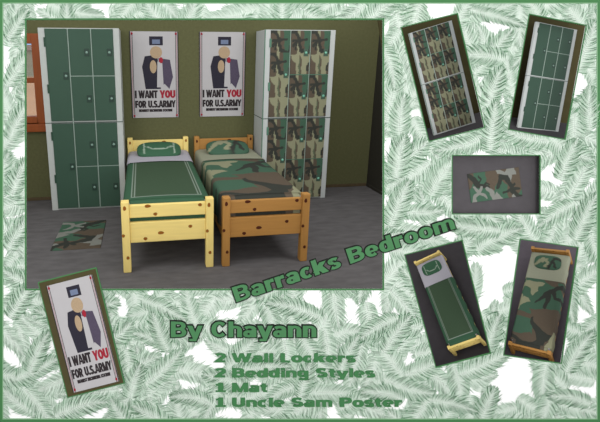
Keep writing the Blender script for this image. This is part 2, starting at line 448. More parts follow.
def pillow_mesh(parent, camo):
    nu, nv = 64, 48
    th = np.linspace(-math.pi / 2, math.pi / 2, nv); ph = np.linspace(0, 2 * math.pi, nu)
    T, Ph = np.meshgrid(th, ph, indexing='ij')
    sp = lambda q, e: np.sign(q) * np.abs(q) ** e
    x = .345 * sp(np.cos(T), .8) * sp(np.cos(Ph), .62); y = .20 * sp(np.cos(T), .8) * sp(np.sin(Ph), .62); z = .075 * sp(np.sin(T), .9)
    sag = 1 + .18 * np.exp(-((x / .2) ** 2 + (y / .12) ** 2))
    z = z * sag
    a = math.radians(22)
    P = np.stack([x, .985 + y * math.cos(a) - z * math.sin(a), .875 + y * math.sin(a) + z * math.cos(a)], -1)
    u = (x / .345 + 1) / 2; v = (1 - y / .20) / 2
    if camo:
        c = paint(np.stack([u.ravel(), v.ravel()], 1), GREEN, PILLOW, .015, 14).reshape(x.shape + (3,))
    else:
        g_, wht = np.array(li(58, 96, 72)), np.array(li(150, 168, 152))
        c = np.tile(g_, x.shape + (1,))
        e = np.minimum.reduce([np.abs(x) * 0 + (.235 - np.abs(x)), .12 - (y * 0)])  # side lines
        band = (np.abs(np.abs(x) - .235) < .012) & (np.abs(y) < .15) | (np.abs(y + .075 - .10 * (np.abs(x) > .09) * (np.abs(x) - .09) / .145) < .014) & (np.abs(x) < .24)
        c[band & (z > -.02)] = wht
    grid('pillow', P, 'cover_cloth', parent, c)
def make_bed(wood, camo):
    root = empty('single_bed', (0, 0, 0))
    W_, A_, Y_, K_ = wood + '_upright', wood + '_across', wood + '_along', wood + '_knot'
    f0, h0 = -BL / 2, BL / 2
    for sx in (-1, 1):
        for (y0, hgt, nm) in ((f0, FH, 'foot_post'), (h0, HH, 'head_post')):
            mb = MB(); xa, xb = sorted((sx * .5, sx * (.5 - PW)))
            mb.box(xa, xb, y0, y0 + .09, 0, hgt)
            src = KN_POST if nm == 'foot_post' else [(-.457, .942), (.46, .958), (-.47, .5)]
            for kx, kz in src:
                if kx * sx > 0:
                    kx = max(xa + .014, min(xb - .014, kx)); mb.disc((kx, y0 - .0012, kz), .017, .026 if kz > .7 else .02, 1, wob=.06)
            mb.build(nm, [W_, K_], root, bevel=.012)
    def rail(nm, x0_, x1_, y0, y1, z0, z1, m_, knots=()):
        mb = MB(); mb.box(x0_, x1_, y0, y1, z0, z1)
        for i, (kx, kz) in enumerate(knots): mb.disc((kx, y0 - .0012, kz), .022 + .012 * (i == 0), .019, 1, wob=.06)
        mb.build(nm, [m_, K_], root, bevel=.009)
    xi = .5 - PW
    rail('foot_rail', -xi, xi, f0 + .022, f0 + .07, .627, .771, A_, [(x_, z_) for x_, z_ in KN_TOP])
    rail('foot_board', -xi, xi, f0 + .022, f0 + .07, .3406, .575, A_, KN_LOW)
    rail('headboard', -xi, xi, h0 + .022, h0 + .07, .42, .976, A_, [(.096, .943), (-.2, .8)])
    for sx in (-1, 1):
        xa, xb = sorted((sx * .478, sx * .43)); rail('side_rail', xa, xb, f0 + .09, h0, .30, .46, Y_)
    MB().box(-.43, .43, f0 + .11, h0 - .02, .36, .40).build('slat_base', Y_, root)
    MB().box(-.462, .462, f0 + .13, h0 - .01, .47, .765).build('mattress', 'mattress_grey', root, bevel=.05, seg=4)
    # blanket
    P = cover_points(f0 + .135, .56, .488, .79, .43, 150, 190, foot_drop=.36)
    s_u = np.clip((P[:, :, 0] + .5), 0, 1); yy = P[:, :, 1]
    vfoot = np.where(np.arange(P.shape[0])[:, None] < 5, yy, yy)
    if camo:
        # the print runs down the sides as it is stretched over the edge
        c = paint(np.stack([s_u.ravel(), ((.56 - yy) / (.56 - f0 - .11) * 1.75).ravel()], 1), BROWN, BLANKET, .012, 13).reshape(P.shape)
        c[:5] = c[6][None]
    else:
        g_, g2, st = np.array(li(62, 82, 62)), np.array(li(56, 90, 68)), np.array(li(140, 152, 142))
        c = np.tile(g_, P.shape[:2] + (1,))
        ax = np.abs(P[:, :, 0])
        c[(ax > .392) | (yy < -1.085)] = g2
        c[((np.abs(ax - .393) < .0075) | (np.abs(ax - .362) < .0075)) & (yy > -1.08)] = st
        c[(np.abs(yy + 1.072) < .0085) & (ax < .4)] = st
    grid('blanket', P, 'cover_cloth', root, c)
    Q = cover_points(.50, h0 - .02, .496, .80, .60 if not camo else .50, 90, 60, bulge=.017)
    grid('sheet', Q, 'sheet_khaki' if camo else 'sheet_lilac', root)
    pillow_mesh(root, camo)
    return root
pb = make_bed('pine', False); pb.location = ((-.6247 + .5) * S, (-2.6995 + BL / 2) * S, 0)
tag(pb, 'pale pine single bed with plain green blanket and lilac sheet on the grey floor', 'bed')
cb = make_bed('oak', True); cb.location = ((.4737 + .5) * S, (-2.7117 + BL / 2) * S, 0)
tag(cb, 'brown wooden single bed with camouflage blanket standing on the grey floor', 'bed')

# ------------------------------------------------------------------ mats
def make_mat():
    Lx, Ly = .92, .597
    xs, ys = np.linspace(0, 1, 130), np.linspace(0, 1, 84)
    uu, vv = np.meshgrid(xs, ys)
    P = np.stack([(uu - .5) * Lx, (.5 - vv) * Ly, .012 + .0015 * np.sin(uu * 40) * np.sin(vv * 30)], -1)
    c = paint(np.stack([(uu * 1.78).ravel(), vv.ravel()], 1), GREEN, MAT_PRINT, .012, 12).reshape(P.shape)
    o = grid('floor_mat', P, 'cover_cloth', None, c, flip=True)
    bm = bmesh.new(); bm.from_mesh(o.data)
    r = bmesh.ops.extrude_edge_only(bm, edges=[e for e in bm.edges if e.is_boundary])
    vs = [q for q in r['geom'] if isinstance(q, bmesh.types.BMVert)]
    for q in vs: q.co.z = 0; q.co.x *= 1.003; q.co.y *= 1.004
    bm.to_mesh(o.data); bm.free()
    return o
fm = make_mat(); fm.location = (-1.233 * S, -1.55 * S, .001); fm.rotation_euler = (0, 0, -math.pi / 2)
tag(fm, 'camouflage floor mat lying on the grey floor left of the pine bed', 'mat')

# ------------------------------------------------------------------ lettering
# ---- heavy grotesque letters built from broad strokes (capital height 1)
SV, SH = .30, .20
def GL(ch):
    L, D, A_ = 'L', 'D', 'A'
    s, h = SV, SH; b = s / 2
    T = {
     ' ': (.34, []), '.': (.30, [(L, b, 0, b, .22)]),
     'A': (.86, [(D, .06, -.1, .40, 1.05, .0, 1, .23), (D, .80, -.1, .46, 1.05, 0, 1, .23), (L, .2, .27, .66, .27, .15)]),
     'B': (.80, [(L, b, 0, b, 1), (L, b, .908, .40, .908), (L, b, .52, .42, .52), (L, b, .092, .42, .092), (A_, .40, .715, .235, .193, 90, -90), (A_, .42, .305, .25, .213, 90, -90)]),
     'C': (.82, [(A_, .43, .5, .295, .408, 42, 318)]),
     'E': (.66, [(L, b, 0, b, 1), (L, 0, .908, .62, .908), (L, 0, .5, .56, .5), (L, 0, .092, .64, .092)]),
     'F': (.64, [(L, b, 0, b, 1), (L, 0, .908, .62, .908), (L, 0, .49, .56, .49)]),
     'G': (.86, [(A_, .43, .5, .295, .408, 42, 320), (L, .72, 0, .72, .5, .2), (L, .45, .45, .8, .45, .14)]),
     'I': (.27, [(L, b, 0, b, 1)]),
     'L': (.66, [(L, b, 0, b, 1), (L, 0, .092, .64, .092)]),
     'M': (1.04, [(L, b - .01, 0, b - .01, 1), (L, 1.04 - b + .01, 0, 1.04 - b + .01, 1), (D, .17, 1.05, .52, .0, .0, 1, .2), (D, .87, 1.05, .52, .0, .0, 1, .2)]),
     'N': (.84, [(L, b - .01, 0, b - .01, 1), (L, .84 - b + .01, 0, .84 - b + .01, 1), (D, .12, 1.05, .72, -.05, 0, 1, .25)]),
     'O': (.86, [(A_, .43, .5, .295, .408, 0, 360)]),
     'P': (.78, [(L, b, 0, b, 1), (L, b, .908, .42, .908), (L, b, .46, .42, .46), (A_, .42, .684, .23, .224, 90, -90)]),
     'R': (.84, [(L, b, 0, b, 1), (L, b, .908, .42, .908), (L, b, .48, .42, .48), (A_, .42, .694, .23, .214, 90, -90), (D, .40, .52, .70, -.05, 0, .5, .27)]),
     'S': (.76, [(A_, .38, .718, .24, .19, 25, 265), (A_, .37, .292, .255, .2, 95, -155)]),
     'T': (.76, [(L, .38, 0, .38, 1), (L, 0, .9, .76, .9)]),
     'U': (.84, [(L, b, .36, b, 1), (L, .84 - b, .36, .84 - b, 1), (A_, .42, .37, .285, .278, 180, 360)]),
     'W': (1.24, [(D, .10, 1.05, .36, -.05, 0, 1, .25), (D, .63, 1.1, .38, -.05, 0, 1, .22), (D, .61, 1.1, .86, -.05, 0, 1, .22), (D, 1.14, 1.05, .88, -.05, 0, 1, .25)]),
     'Y': (.82, [(L, .41, 0, .41, .45), (D, .08, 1.05, .41, .35, .38, 1, .26), (D, .74, 1.05, .41, .35, .38, 1, .26)]),
     'a': (.68, [(L, .54, 0, .54, .48, .25), (A_, .32, .475, .225, .175, 0, 155), (A_, .27, .215, .16, .145, 0, 360), (L, .3, .37, .54, .37, .13)]),
     'c': (.62, [(A_, .335, .365, .215, .285, 48, 312)]),
     'd': (.70, [(L, .57, 0, .57, 1, .25), (A_, .32, .365, .2, .285, 0, 360)]),
     'e': (.68, [(A_, .34, .365, .22, .285, -2, 312), (L, .2, .34, .62, .34, .12)]),
     'g': (.70, [(L, .57, -.08, .57, .73, .25), (A_, .32, .39, .2, .26, 0, 360), (A_, .34, -.08, .235, .13, 195, 360)]),
     'h': (.70, [(L, .13, 0, .13, 1, .25), (L, .57, 0, .57, .46, .25), (A_, .35, .44, .22, .21, 0, 180)]),
     'i': (.27, [(L, b, 0, b, .73, .25), (L, b, .82, b, 1.02, .25)]),
     'k': (.72, [(L, .13, 0, .13, 1, .25), (D, .16, .26, .62, .80, .2, .73, .22), (D, .30, .52, .60, -.08, 0, .5, .27)]),
     'l': (.27, [(L, b, 0, b, 1, .25)]),
     'm': (1.06, [(L, .13, 0, .13, .73, .25), (L, .53, 0, .53, .46, .25), (L, .93, 0, .93, .46, .25), (A_, .33, .44, .2, .21, 0, 180), (A_, .73, .44, .2, .21, 0, 180)]),
     'n': (.70, [(L, .13, 0, .13, .73, .25), (L, .57, 0, .57, .46, .25), (A_, .35, .44, .22, .21, 0, 180)]),
     'o': (.70, [(A_, .35, .365, .225, .285, 0, 360)]),
     'r': (.48, [(L, .13, 0, .13, .73, .25), (A_, .36, .36, .22, .27, 82, 165), (L, .34, .62, .48, .62, .22)]),
     's': (.60, [(A_, .30, .53, .175, .125, 20, 265), (A_, .295, .207, .19, .133, 95, -155)]),
     't': (.46, [(L, .21, .14, .21, .92, .25), (L, 0, .645, .44, .645, .16), (L, .16, .08, .44, .08, .16)]),
     'u': (.70, [(L, .13, .28, .13, .73, .25), (L, .57, 0, .57, .73, .25), (A_, .35, .29, .22, .21, 180, 360)]),
     'y': (.72, [(D, .08, .78, .38, -.05, -.02, .73, .24), (D, .66, .80, .29, -.32, -.26, .73, .22), (L, .08, -.18, .34, -.18, .15)]),
     '1': (.62, [(L, .33, 0, .33, 1), (L, .06, .8, .36, .8, .15), (L, .04, .075, .62, .075, .15)]),
     '2': (.70, [(A_, .34, .70, .225, .21, 165, -35), (D, .58, .66, .10, .02, .0, .62, .23), (L, .02, .092, .66, .092)]),
    }
    return T[ch]
def stroke_text(txt, x0, base, width, cap, z0, thick, e=0.0, gap=.06):
    """solid letters in layout units; e widens every stroke (used for the dark edge)"""
    tot = sum(GL(c)[0] + gap for c in txt) - gap
    xs, ys = width / tot, cap
    out = MB(); pen = 0.0
    def prism(q):
        if len(q) < 3: return
        ar = sum(q[i][0] * q[(i + 1) % len(q)][1] - q[(i + 1) % len(q)][0] * q[i][1] for i in range(len(q)))
        if abs(ar) < 1e-12: return
        out.prism(q if ar > 0 else q[::-1], z0, z0 + thick + len(out.f) * 2e-7)
    def ribbon(cl, w=None, close=False, ext=True):
        n = len(cl); P_ = []
        for i in range(n):
            a, b_ = cl[max(i - 1, 0)], cl[min(i + 1, n - 1)]
            if close and i in (0, n - 1): a, b_ = cl[n - 2], cl[1]
            tx, ty = b_[0] - a[0], b_[1] - a[1]; l = math.hypot(tx, ty) or 1; tx /= l; ty /= l
            hw = .5 * (math.hypot(SV * xs * ty, SH * ys * tx) if w is None else w * (math.hypot(xs * ty, ys * tx))) + e
            px_, py_ = cl[i]
            if ext and not close:
                if i == 0: px_ -= tx * e; py_ -= ty * e
                if i == n - 1: px_ += tx * e; py_ += ty * e
            P_.append(((px_ - ty * hw, py_ + tx * hw), (px_ + ty * hw, py_ - tx * hw)))
        for i in range(n - 1): prism([P_[i][0], P_[i][1], P_[i + 1][1], P_[i + 1][0]])
        return P_
    for c in txt:
        adv, els = GL(c)
        tf = lambda x, y: (x0 + (pen + x) * xs, base + y * ys)
        for el in els:
            if el[0] == 'L':
                ribbon([tf(el[1], el[2]), tf(el[3], el[4])], el[5] if len(el) > 5 else None)
            elif el[0] == 'A':
                _, cx_, cy2, rx, ry, a0, a1 = el; n = max(6, int(abs(a1 - a0) / 15))
                ribbon([tf(cx_ + rx * math.cos(math.radians(a0 + (a1 - a0) * i / n)), cy2 + ry * math.sin(math.radians(a0 + (a1 - a0) * i / n))) for i in range(n + 1)], None, abs(a1 - a0) >= 360)
            else:
                _, xa, ya, xb, yb, lo, hi, w = el
                a, b_ = tf(xa, ya), tf(xb, yb); tx, ty = b_[0] - a[0], b_[1] - a[1]; l = math.hypot(tx, ty); tx /= l; ty /= l
                hw = .5 * w * xs + e; a = (a[0] - tx * .3 * xs, a[1] - ty * .3 * xs); b_ = (b_[0] + tx * .3 * xs, b_[1] + ty * .3 * xs)
                q = [(a[0] - ty * hw, a[1] + tx * hw), (a[0] + ty * hw, a[1] - tx * hw), (b_[0] + ty * hw, b_[1] - tx * hw), (b_[0] - ty * hw, b_[1] + tx * hw)]
                for yy, up in ((base + lo * ys - e, True), (base + hi * ys + e, False)):
                    r_ = []
                    for i in range(len(q)):
                        p, p2 = q[i], q[(i + 1) % len(q)]
                        i1, i2 = (p[1] >= yy) == up, (p2[1] >= yy) == up
                        if i1: r_.append(p)
                        if i1 != i2:
                            t = (yy - p[1]) / (p2[1] - p[1]); r_.append((p[0] + t * (p2[0] - p[0]), yy))
                    q = r_
                    if len(q) < 3: break
                prism(q)
        pen += adv + gap
    return out

# ------------------------------------------------------------------ posters (flat printed sheets, pinned at the corners)
PWD, PHT = .767, 1.364
def make_poster():
    """stands in x (across) and z (up); the origin is the middle of the lower edge, the print faces -y"""
    root = empty('poster', (0, 0, 0))
    MB().box(-PWD / 2, PWD / 2, -.012, 0, 0, PHT).build('paper_sheet', 'poster_paper', root)
    X = lambda u: (u - .5) * PWD
    Z = lambda v: (1 - v) * PHT
    pr = MB()
    def pl(pts, mi, d): pr.poly([(X(u), -.012 - d, Z(v)) for u, v in pts], mi)
    def oval(cu, cv, ru, rv_, mi, d): pl([(cu + ru * math.cos(2 * math.pi * i / 24), cv - rv_ * math.sin(2 * math.pi * i / 24)) for i in range(24)][::-1], mi, d)
    for (u0, u1, mi) in ((.0, .018, 4), (.05, .062, 4), (.03, .037, 3), (.938, .95, 4), (.982, 1., 4), (.963, .97, 3)):
        pl([(u0, 1), (u1, 1), (u1, 0), (u0, 0)], mi, .0006)
    # the picture: a plain arrangement of printed shapes
    pl([(.30, .66), (.24, .40), (.30, .28), (.56, .26), (.62, .66)], 0, .0008)
    pl([(.62, .64), (.58, .30), (.82, .32), (.88, .52), (.80, .66), (.70, .60)], 1, .0009)
    pl([(.54, .64), (.56, .34), (.66, .36), (.68, .64)], 6, .0010)
    oval(.535, .235, .125, .07, 2, .0011)
    oval(.47, .40, .07, .075, 2, .0012)
    pl([(.40, .155), (.40, .055), (.68, .055), (.68, .155)], 0, .0012)
    pl([(.46, .14), (.46, .09), (.62, .09), (.62, .14)], 5, .0013)
    oval(.635, .325, .04, .035, 3, .0014)
    pr.build('printed_picture', ['poster_navy', 'poster_plum', 'poster_tan', 'poster_red', 'poster_black', 'poster_blue', 'poster_paper'], root)
    def line(txt, u0, u1, vb, cap, mn):
        m_ = stroke_text(txt, X(u0), Z(vb), (u1 - u0) * PWD, cap * PHT, .0125, .0008, e=.003)
        m_.v = [(x, -z, y) for x, y, z in m_.v]; m_.build('lettering', mn, root)
    line('I WANT', .075, .545, .765, .088, 'poster_black'); line('YOU', .60, .92, .765, .088, 'poster_red')
    line('FOR U.S.ARMY', .075, .92, .878, .080, 'poster_black'); line('NEAREST RECRUITING STATION', .15, .85, .928, .028, 'poster_black')
    for u, v in ((.05, .025), (.95, .025), (.05, .975), (.95, .975)):
        bm = bmesh.new(); bmesh.ops.create_uvsphere(bm, u_segments=12, v_segments=8, radius=.017 * S)
        bmesh.ops.scale(bm, vec=(1, .7, 1), verts=bm.verts); bmesh.ops.translate(bm, vec=(X(u) * S, -.014 * S, Z(v) * S), verts=bm.verts)
        me = bpy.data.meshes.new('pin'); bm.to_mesh(me); bm.free(); me.materials.append(MATS['poster_red']); obj('pin', me, root)
    return root
po = make_poster(); po.location = ((-.5313 + PWD / 2) * S, -.001, 1.3387 * S)
tag(po, 'white recruiting poster on the olive wall above the pine bed', 'poster')
p2 = copy_tree(po); p2.location = ((.5731 + PWD / 2) * S, -.001, 1.3387 * S)
tag(p2, 'white recruiting poster on the olive wall above the camouflage bed', 'poster')

# ------------------------------------------------------------------ the leaning display board in front of the room
ZB = 2.79; A = ZB / F
cy_, sy_ = math.cos(YAW), math.sin(YAW); cp_, sp_ = math.cos(PITCH), math.sin(PITCH)
RX = Vector((cy_, -sy_, 0)); FW = Vector((sy_ * cp_, cy_ * cp_, -sp_)); UP = Vector((sy_ * sp_, cy_ * sp_, cp_))
RB = Matrix((RX, UP, -FW)).transposed()                    # board axes: along, up the slope, out of its face
OB = CAM + FW * ZB                                         # a point of the board's face
MBOARD = Matrix.Translation(OB * S) @ RB.to_4x4()
def bp(px, py, h=0.0): return ((px - 204.5) * A, (154 - py) * A, h)

OPEN = [(26.5, 20), (382.5, 20), (382.5, 288.7), (26.5, 288.7)]
CASES = {
    'camo_locker': [(401.3, 27.7), (457, 14.1), (484, 127.2), (429, 140.9)],
    'green_locker': [(529.4, 14.6), (585.6, 25.8), (564.6, 139.0), (508.7, 129.1)],
    'floor_mat': [(452.3, 155.8), (539.5, 155.8), (539.5, 213.5), (452.3, 213.5)],
    'pine_bed': [(404.9, 255), (461.7, 240.6), (489.9, 352.7), (436, 366.9)],
    'camo_bed': [(520.3, 239.4), (577.4, 247.7), (560.7, 362.9), (503.8, 354.6)],
}
HOLES = [OPEN] + list(CASES.values())
BX0, BX1, BY0, BY1 = -6., 606., -6., 425.
# sheet with cut-outs: filled outline, then given thickness
cu = bpy.data.curves.new('b', 'CURVE'); cu.dimensions = '2D'; cu.fill_mode = 'BOTH'; cu.extrude = .0015 * S
for lp in [[(BX0, BY0), (BX1, BY0), (BX1, BY1), (BX0, BY1)]] + HOLES:
    sp_l = cu.splines.new('POLY'); sp_l.points.add(len(lp) - 1); sp_l.use_cyclic_u = True
    for pt, (x, y) in zip(sp_l.points, lp):
        q = bp(x, y); pt.co = (q[0] * S, q[1] * S, 0, 1)
to = bpy.data.objects.new('b', cu); COL.objects.link(to); bpy.context.view_layer.update()
bme = bpy.data.meshes.new_from_object(to.evaluated_get(bpy.context.evaluated_depsgraph_get())); bpy.data.objects.remove(to)
board = MB()
for p in bme.polygons:
    board.poly([(bme.vertices[i].co.x / S, bme.vertices[i].co.y / S, bme.vertices[i].co.z / S - .0016) for i in p.vertices], 0, lin((252, 253, 252)))
bpy.data.meshes.remove(bme)

# fern print: fronds of many fine leaflets, clipped at the cut-outs
def clip_half(poly, a, b_, keep_left):
    out = []; n = len(poly)
    dx, dy = b_[0] - a[0], b_[1] - a[1]
    sd_ = [((dx * (p[1] - a[1]) - dy * (p[0] - a[0])) >= 0) == keep_left for p in poly]
    val = [dx * (p[1] - a[1]) - dy * (p[0] - a[0]) for p in poly]
    for i in range(n):
        j = (i + 1) % n
        if sd_[i]: out.append(poly[i])
        if sd_[i] != sd_[j]:
            t = val[i] / (val[i] - val[j]); out.append(tuple(poly[i][k] + t * (poly[j][k] - poly[i][k]) for k in range(len(poly[i]))))
    return out
def outside(poly, hole):
    """pieces of poly outside a convex hole (hole wound clockwise on the page, i.e. positive in y-down)"""
    res = []; rest = poly
    for i in range(4):
        a, b_ = hole[i], hole[(i + 1) % 4]
        o_ = clip_half(rest, a, b_, False)
        if len(o_) >= 3: res.append(o_)
        rest = clip_half(rest, a, b_, True)
        if len(rest) < 3: break
    return res
HB = [(min(p[0] for p in h), max(p[0] for p in h), min(p[1] for p in h), max(p[1] for p in h)) for h in HOLES]
def add_leaflet(poly, lay):
    xs = [p[0] for p in poly]; ys = [p[1] for p in poly]
    x0, x1, y0, y1 = min(xs), max(xs), min(ys), max(ys)
    if x1 < 2 or x0 > 598 or y1 < 2 or y0 > 420: return
    pieces = [poly]
    if x0 < 0 or x1 > 600 or y0 < 0 or y1 > 422:
        q = poly
        for a, b_ in (((0, 0), (600, 0)), ((600, 0), (600, 422)), ((600, 422), (0, 422)), ((0, 422), (0, 0))):
            q = clip_half(q, a, b_, True)
            if len(q) < 3: return
        pieces = [q]
    for h, (hx0, hx1, hy0, hy1) in zip(HOLES, HB):
        if x1 < hx0 or x0 > hx1 or y1 < hy0 or y0 > hy1: continue
        pieces = [o_ for q in pieces for o_ in outside(q, h)]
        if not pieces: return
    hgt = .0003 + lay * 7e-6
    for q in pieces:
        board.poly([bp(p[0], p[1], hgt) for p in reversed(q)], 0, [tuple(p[2:5]) for p in reversed(q)])
RND = random.Random(11)
def frond(x, y, ang, length, width, shade, lay, curve=0.0, pale=0.0):
    n = int(length / 2.0)
    dk = np.array(lin((52 + pale * 126, 108 + pale * 90, 66 + pale * 116))); md = np.array(lin((110 + pale * 104, 158 + pale * 70, 120 + pale * 96))); lt = np.array(lin((232, 243, 233)))
    dk = dk * shade + md * (1 - shade)
    a = ang; px_, py_ = x, y; step = length / n; pts = []
    for i in range(n + 1):
        pts.append((px_, py_, a)); px_ += math.cos(a) * step; py_ += math.sin(a) * step; a += curve / n
    prof = lambda t: width * (math.sin(math.pi * min(1, t * .86 + .14)) ** .62 if t > .4 else math.sin(math.pi * min(1, t * .86 + .14)) ** .5)
    def arm(i, sd2, jit, wk):
        t = i / n; w_ = max(1.5, prof(t) * wk); b0 = pts[i][2] + sd2 * math.radians(82 - 44 * t + jit); r = []
        cx_, cy2, an_ = pts[i][0], pts[i][1], b0
        for k in range(4):
            r.append((cx_, cy2, an_)); cx_ += math.cos(an_) * w_ / 3; cy2 += math.sin(an_) * w_ / 3; an_ -= sd2 * math.radians(13)
        return r
    for sd2 in (-1, 1):                       # soft body of the frond
        prev = None
        for i in range(0, n + 1, 2):
            q = arm(min(i, n - 1), sd2, 0, .8); cur = [(q[0][0], q[0][1]), (q[1][0], q[1][1]), (q[2][0], q[2][1]), (q[3][0], q[3][1])]
            if prev:
                cs = [lt * .9 + md * .1, lt * .6 + md * .4, lt * .4 + md * .6, lt * .4 + md * .6]
                for k in range(3):
                    add_leaflet([(*prev[k], *cs[k]), (*prev[k + 1], *cs[k + 1]), (*cur[k + 1], *cs[k + 1]), (*cur[k], *cs[k])], lay)
            prev = cur
    for i in range(n):                        # leaflets: dark needles with light ones between
        for sd2 in (-1, 1):
            for li_ in (0, 1):
                q = arm(i, sd2, RND.uniform(-9, 9) + (4 if li_ else -2), RND.uniform(.85, 1.2) * (.92 if li_ else 1.0))
                hw = (.34 if li_ else .46) * RND.uniform(.75, 1.2)
                cs = [lt, lt, lt * .6 + md * .4] if li_ else [md * .7 + lt * .3, md * .35 + dk * .65, dk]
                for k in range(2):
                    nx, ny = -math.sin(q[k][2]), math.cos(q[k][2]); mx_, my_ = -math.sin(q[k + 1][2]), math.cos(q[k + 1][2])
                    w0, w1 = (hw * .6, hw) if k == 0 else (hw, hw * .8)
                    add_leaflet([(q[k][0] - nx * w0, q[k][1] - ny * w0, *cs[k]), (q[k + 1][0] - mx_ * w1, q[k + 1][1] - my_ * w1, *cs[k + 1]), (q[k + 1][0] + mx_ * w1, q[k + 1][1] + my_ * w1, *cs[k + 1]), (q[k][0] + nx * w0, q[k][1] + ny * w0, *cs[k])], lay)
                mx_, my_ = -math.sin(q[2][2]) * hw * .8, math.cos(q[2][2]) * hw * .8
                add_leaflet([(q[2][0] - mx_, q[2][1] - my_, *cs[2]), (q[3][0], q[3][1], *cs[2]), (q[2][0] + mx_, q[2][1] + my_, *cs[2])], lay)
    for i in range(0, n - 1, 2):
        j = min(i + 2, n); hx, hy = -math.sin(pts[i][2]) * .4, math.cos(pts[i][2]) * .4
        add_leaflet([(pts[i][0] - hx, pts[i][1] - hy, *lt), (pts[j][0] - hx, pts[j][1] - hy, *lt), (pts[j][0] + hx, pts[j][1] + hy, *lt), (pts[i][0] + hx, pts[i][1] + hy, *lt)], lay)
def visible(x, y, m=18):
    if x < -10 or x > 610 or y < -10 or y > 432: return False
    return not (26 + m < x < 383 - m and 20 + m < y < 289 - m)
lay = 0
def scatter(count, spacing, Lr, Wr, shade, pale):
    global lay
    got = []; tries = 0
    while len(got) < count and tries < 6000:
        tries += 1
        x, y = RND.uniform(-5, 605), RND.uniform(-5, 427)
        if not visible(x, y) or any((x - a) ** 2 + (y - b_) ** 2 < spacing ** 2 for a, b_ in got): continue
        got.append((x, y)); ang = RND.uniform(0, 2 * math.pi); Ln = RND.uniform(*Lr); lay += 1
        frond(x - math.cos(ang) * Ln / 2, y - math.sin(ang) * Ln / 2, ang, Ln, RND.uniform(*Wr), shade * RND.uniform(.7, 1), lay, RND.uniform(-.7, .7), pale=pale)
scatter(230, 15, (44, 66), (12, 17), .8, .66)
scatter(100, 25, (44, 64), (12, 17), .85, .42)
scatter(76, 29, (42, 58), (13, 18), .9, .16)
U = -math.pi / 2
for (x, y, a, ln, wd, cv) in [  # the bold fronds one can pick out
    (396, 178, U + .1, 44, 17, .2), (390, 226, U + .35, 50, 17, .1), (488, 108, U + .2, 42, 16, .25), (490, 150, U + .05, 50, 16, .15),
    (486, 352, U + .25, 40, 15, .2), (480, 424, U + .3, 40, 15, .2), (566, 372, U + .45, 50, 15, .3), (575, 240, U + .35, 52, 16, .2), (384, 352, U + .5, 46, 15, .3),
    (398, 318, math.pi - .3, 52, 13, -.5), (320, 318, math.pi + .5, 58, 14, -.5), (590, 404, math.pi + .45, 44, 13, -.6), (404, 400, math.pi + .45, 46, 13, -.6), (212, 404, math.pi + .45, 44, 13, -.6),
    (8, 86, U + .5, 42, 14, .2), (10, 140, U + .35, 44, 15, .3), (8, 40, U + .5, 36, 12, .2), (12, 196, U + .3, 42, 14, .2), (8, 250, U + .5, 44, 14, .2), (10, 318, U + .5, 46, 15, .2), (30, 372, U + .3, 46, 14, .3),
    (505, 60, math.pi + .3, 50, 15, -.5), (470, 10, .2, 60, 10, .2), (130, 398, U + .2, 36, 14, .2), (168, 350, U - .5, 46, 13, .3), (142, 300, .3, 50, 12, .3), (232, 372, -.2, 60, 13, .2),
    (300, 398, U + .2, 40, 14, .2), (560, 180, U + .3, 44, 15, .2), (590, 130, U - .1, 44, 14, .2), (430, 400, .1, 48, 12, .3), (500, 230, math.pi, 56, 14, .3), (340, 370, U + .4, 40, 13, .2)]:
    lay += 1; frond(x, y, a, ln, wd, 1.0, lay, cv)

bo = board.build('display_board', 'board_print')
bo.matrix_world = MBOARD
tag(bo, 'large white leaning display board printed all over with green fern fronds', 'display board')
def ring(name, outer, inner, h0, h1, mn, parent):
    mb = MB(); n = len(outer)
    for i in range(n):
        j = (i + 1) % n
        a, b_, c_, d_ = outer[i], outer[j], inner[j], inner[i]
        mb.poly([bp(*d_, h1), bp(*c_, h1), bp(*b_, h1), bp(*a, h1)]); mb.poly([bp(*a, h1), bp(*b_, h1), bp(*b_, h0), bp(*a, h0)])
        mb.poly([bp(*c_, h1), bp(*d_, h1), bp(*d_, h0), bp(*c_, h0)])
    return mb.build(name, mn, parent)
def grow(q, d):
    cx_ = sum(p[0] for p in q) / 4; cy2 = sum(p[1] for p in q) / 4; out = []
    for i in range(4):
        p0, p, p1 = Vector(q[i - 1]), Vector(q[i]), Vector(q[(i + 1) % 4])
        e0, e1 = (p - p0).normalized(), (p1 - p).normalized()
        n0, n1 = Vector((e0.y, -e0.x)), Vector((e1.y, -e1.x))
        mtr = (n0 + n1).normalized(); out.append(tuple(p + mtr * d / max(.3, mtr.dot(n0))))
    return out
rect = lambda a, b_, c_, d_: [(a, b_), (c_, b_), (c_, d_), (a, d_)]
ring('border', rect(-6, -6, 606, 425), rect(2.6, 2.8, 597.2, 419.2), -.006, .0032, 'trim_green', bo)
ring('inner_border', rect(2.6, 2.8, 597.2, 419.2), rect(3.5, 3.7, 596.3, 418.3), .0, .0034, 'trim_pale', bo)
ring('opening_trim', grow(OPEN, 1.5), OPEN, -.004, .0034, 'trim_green', bo)

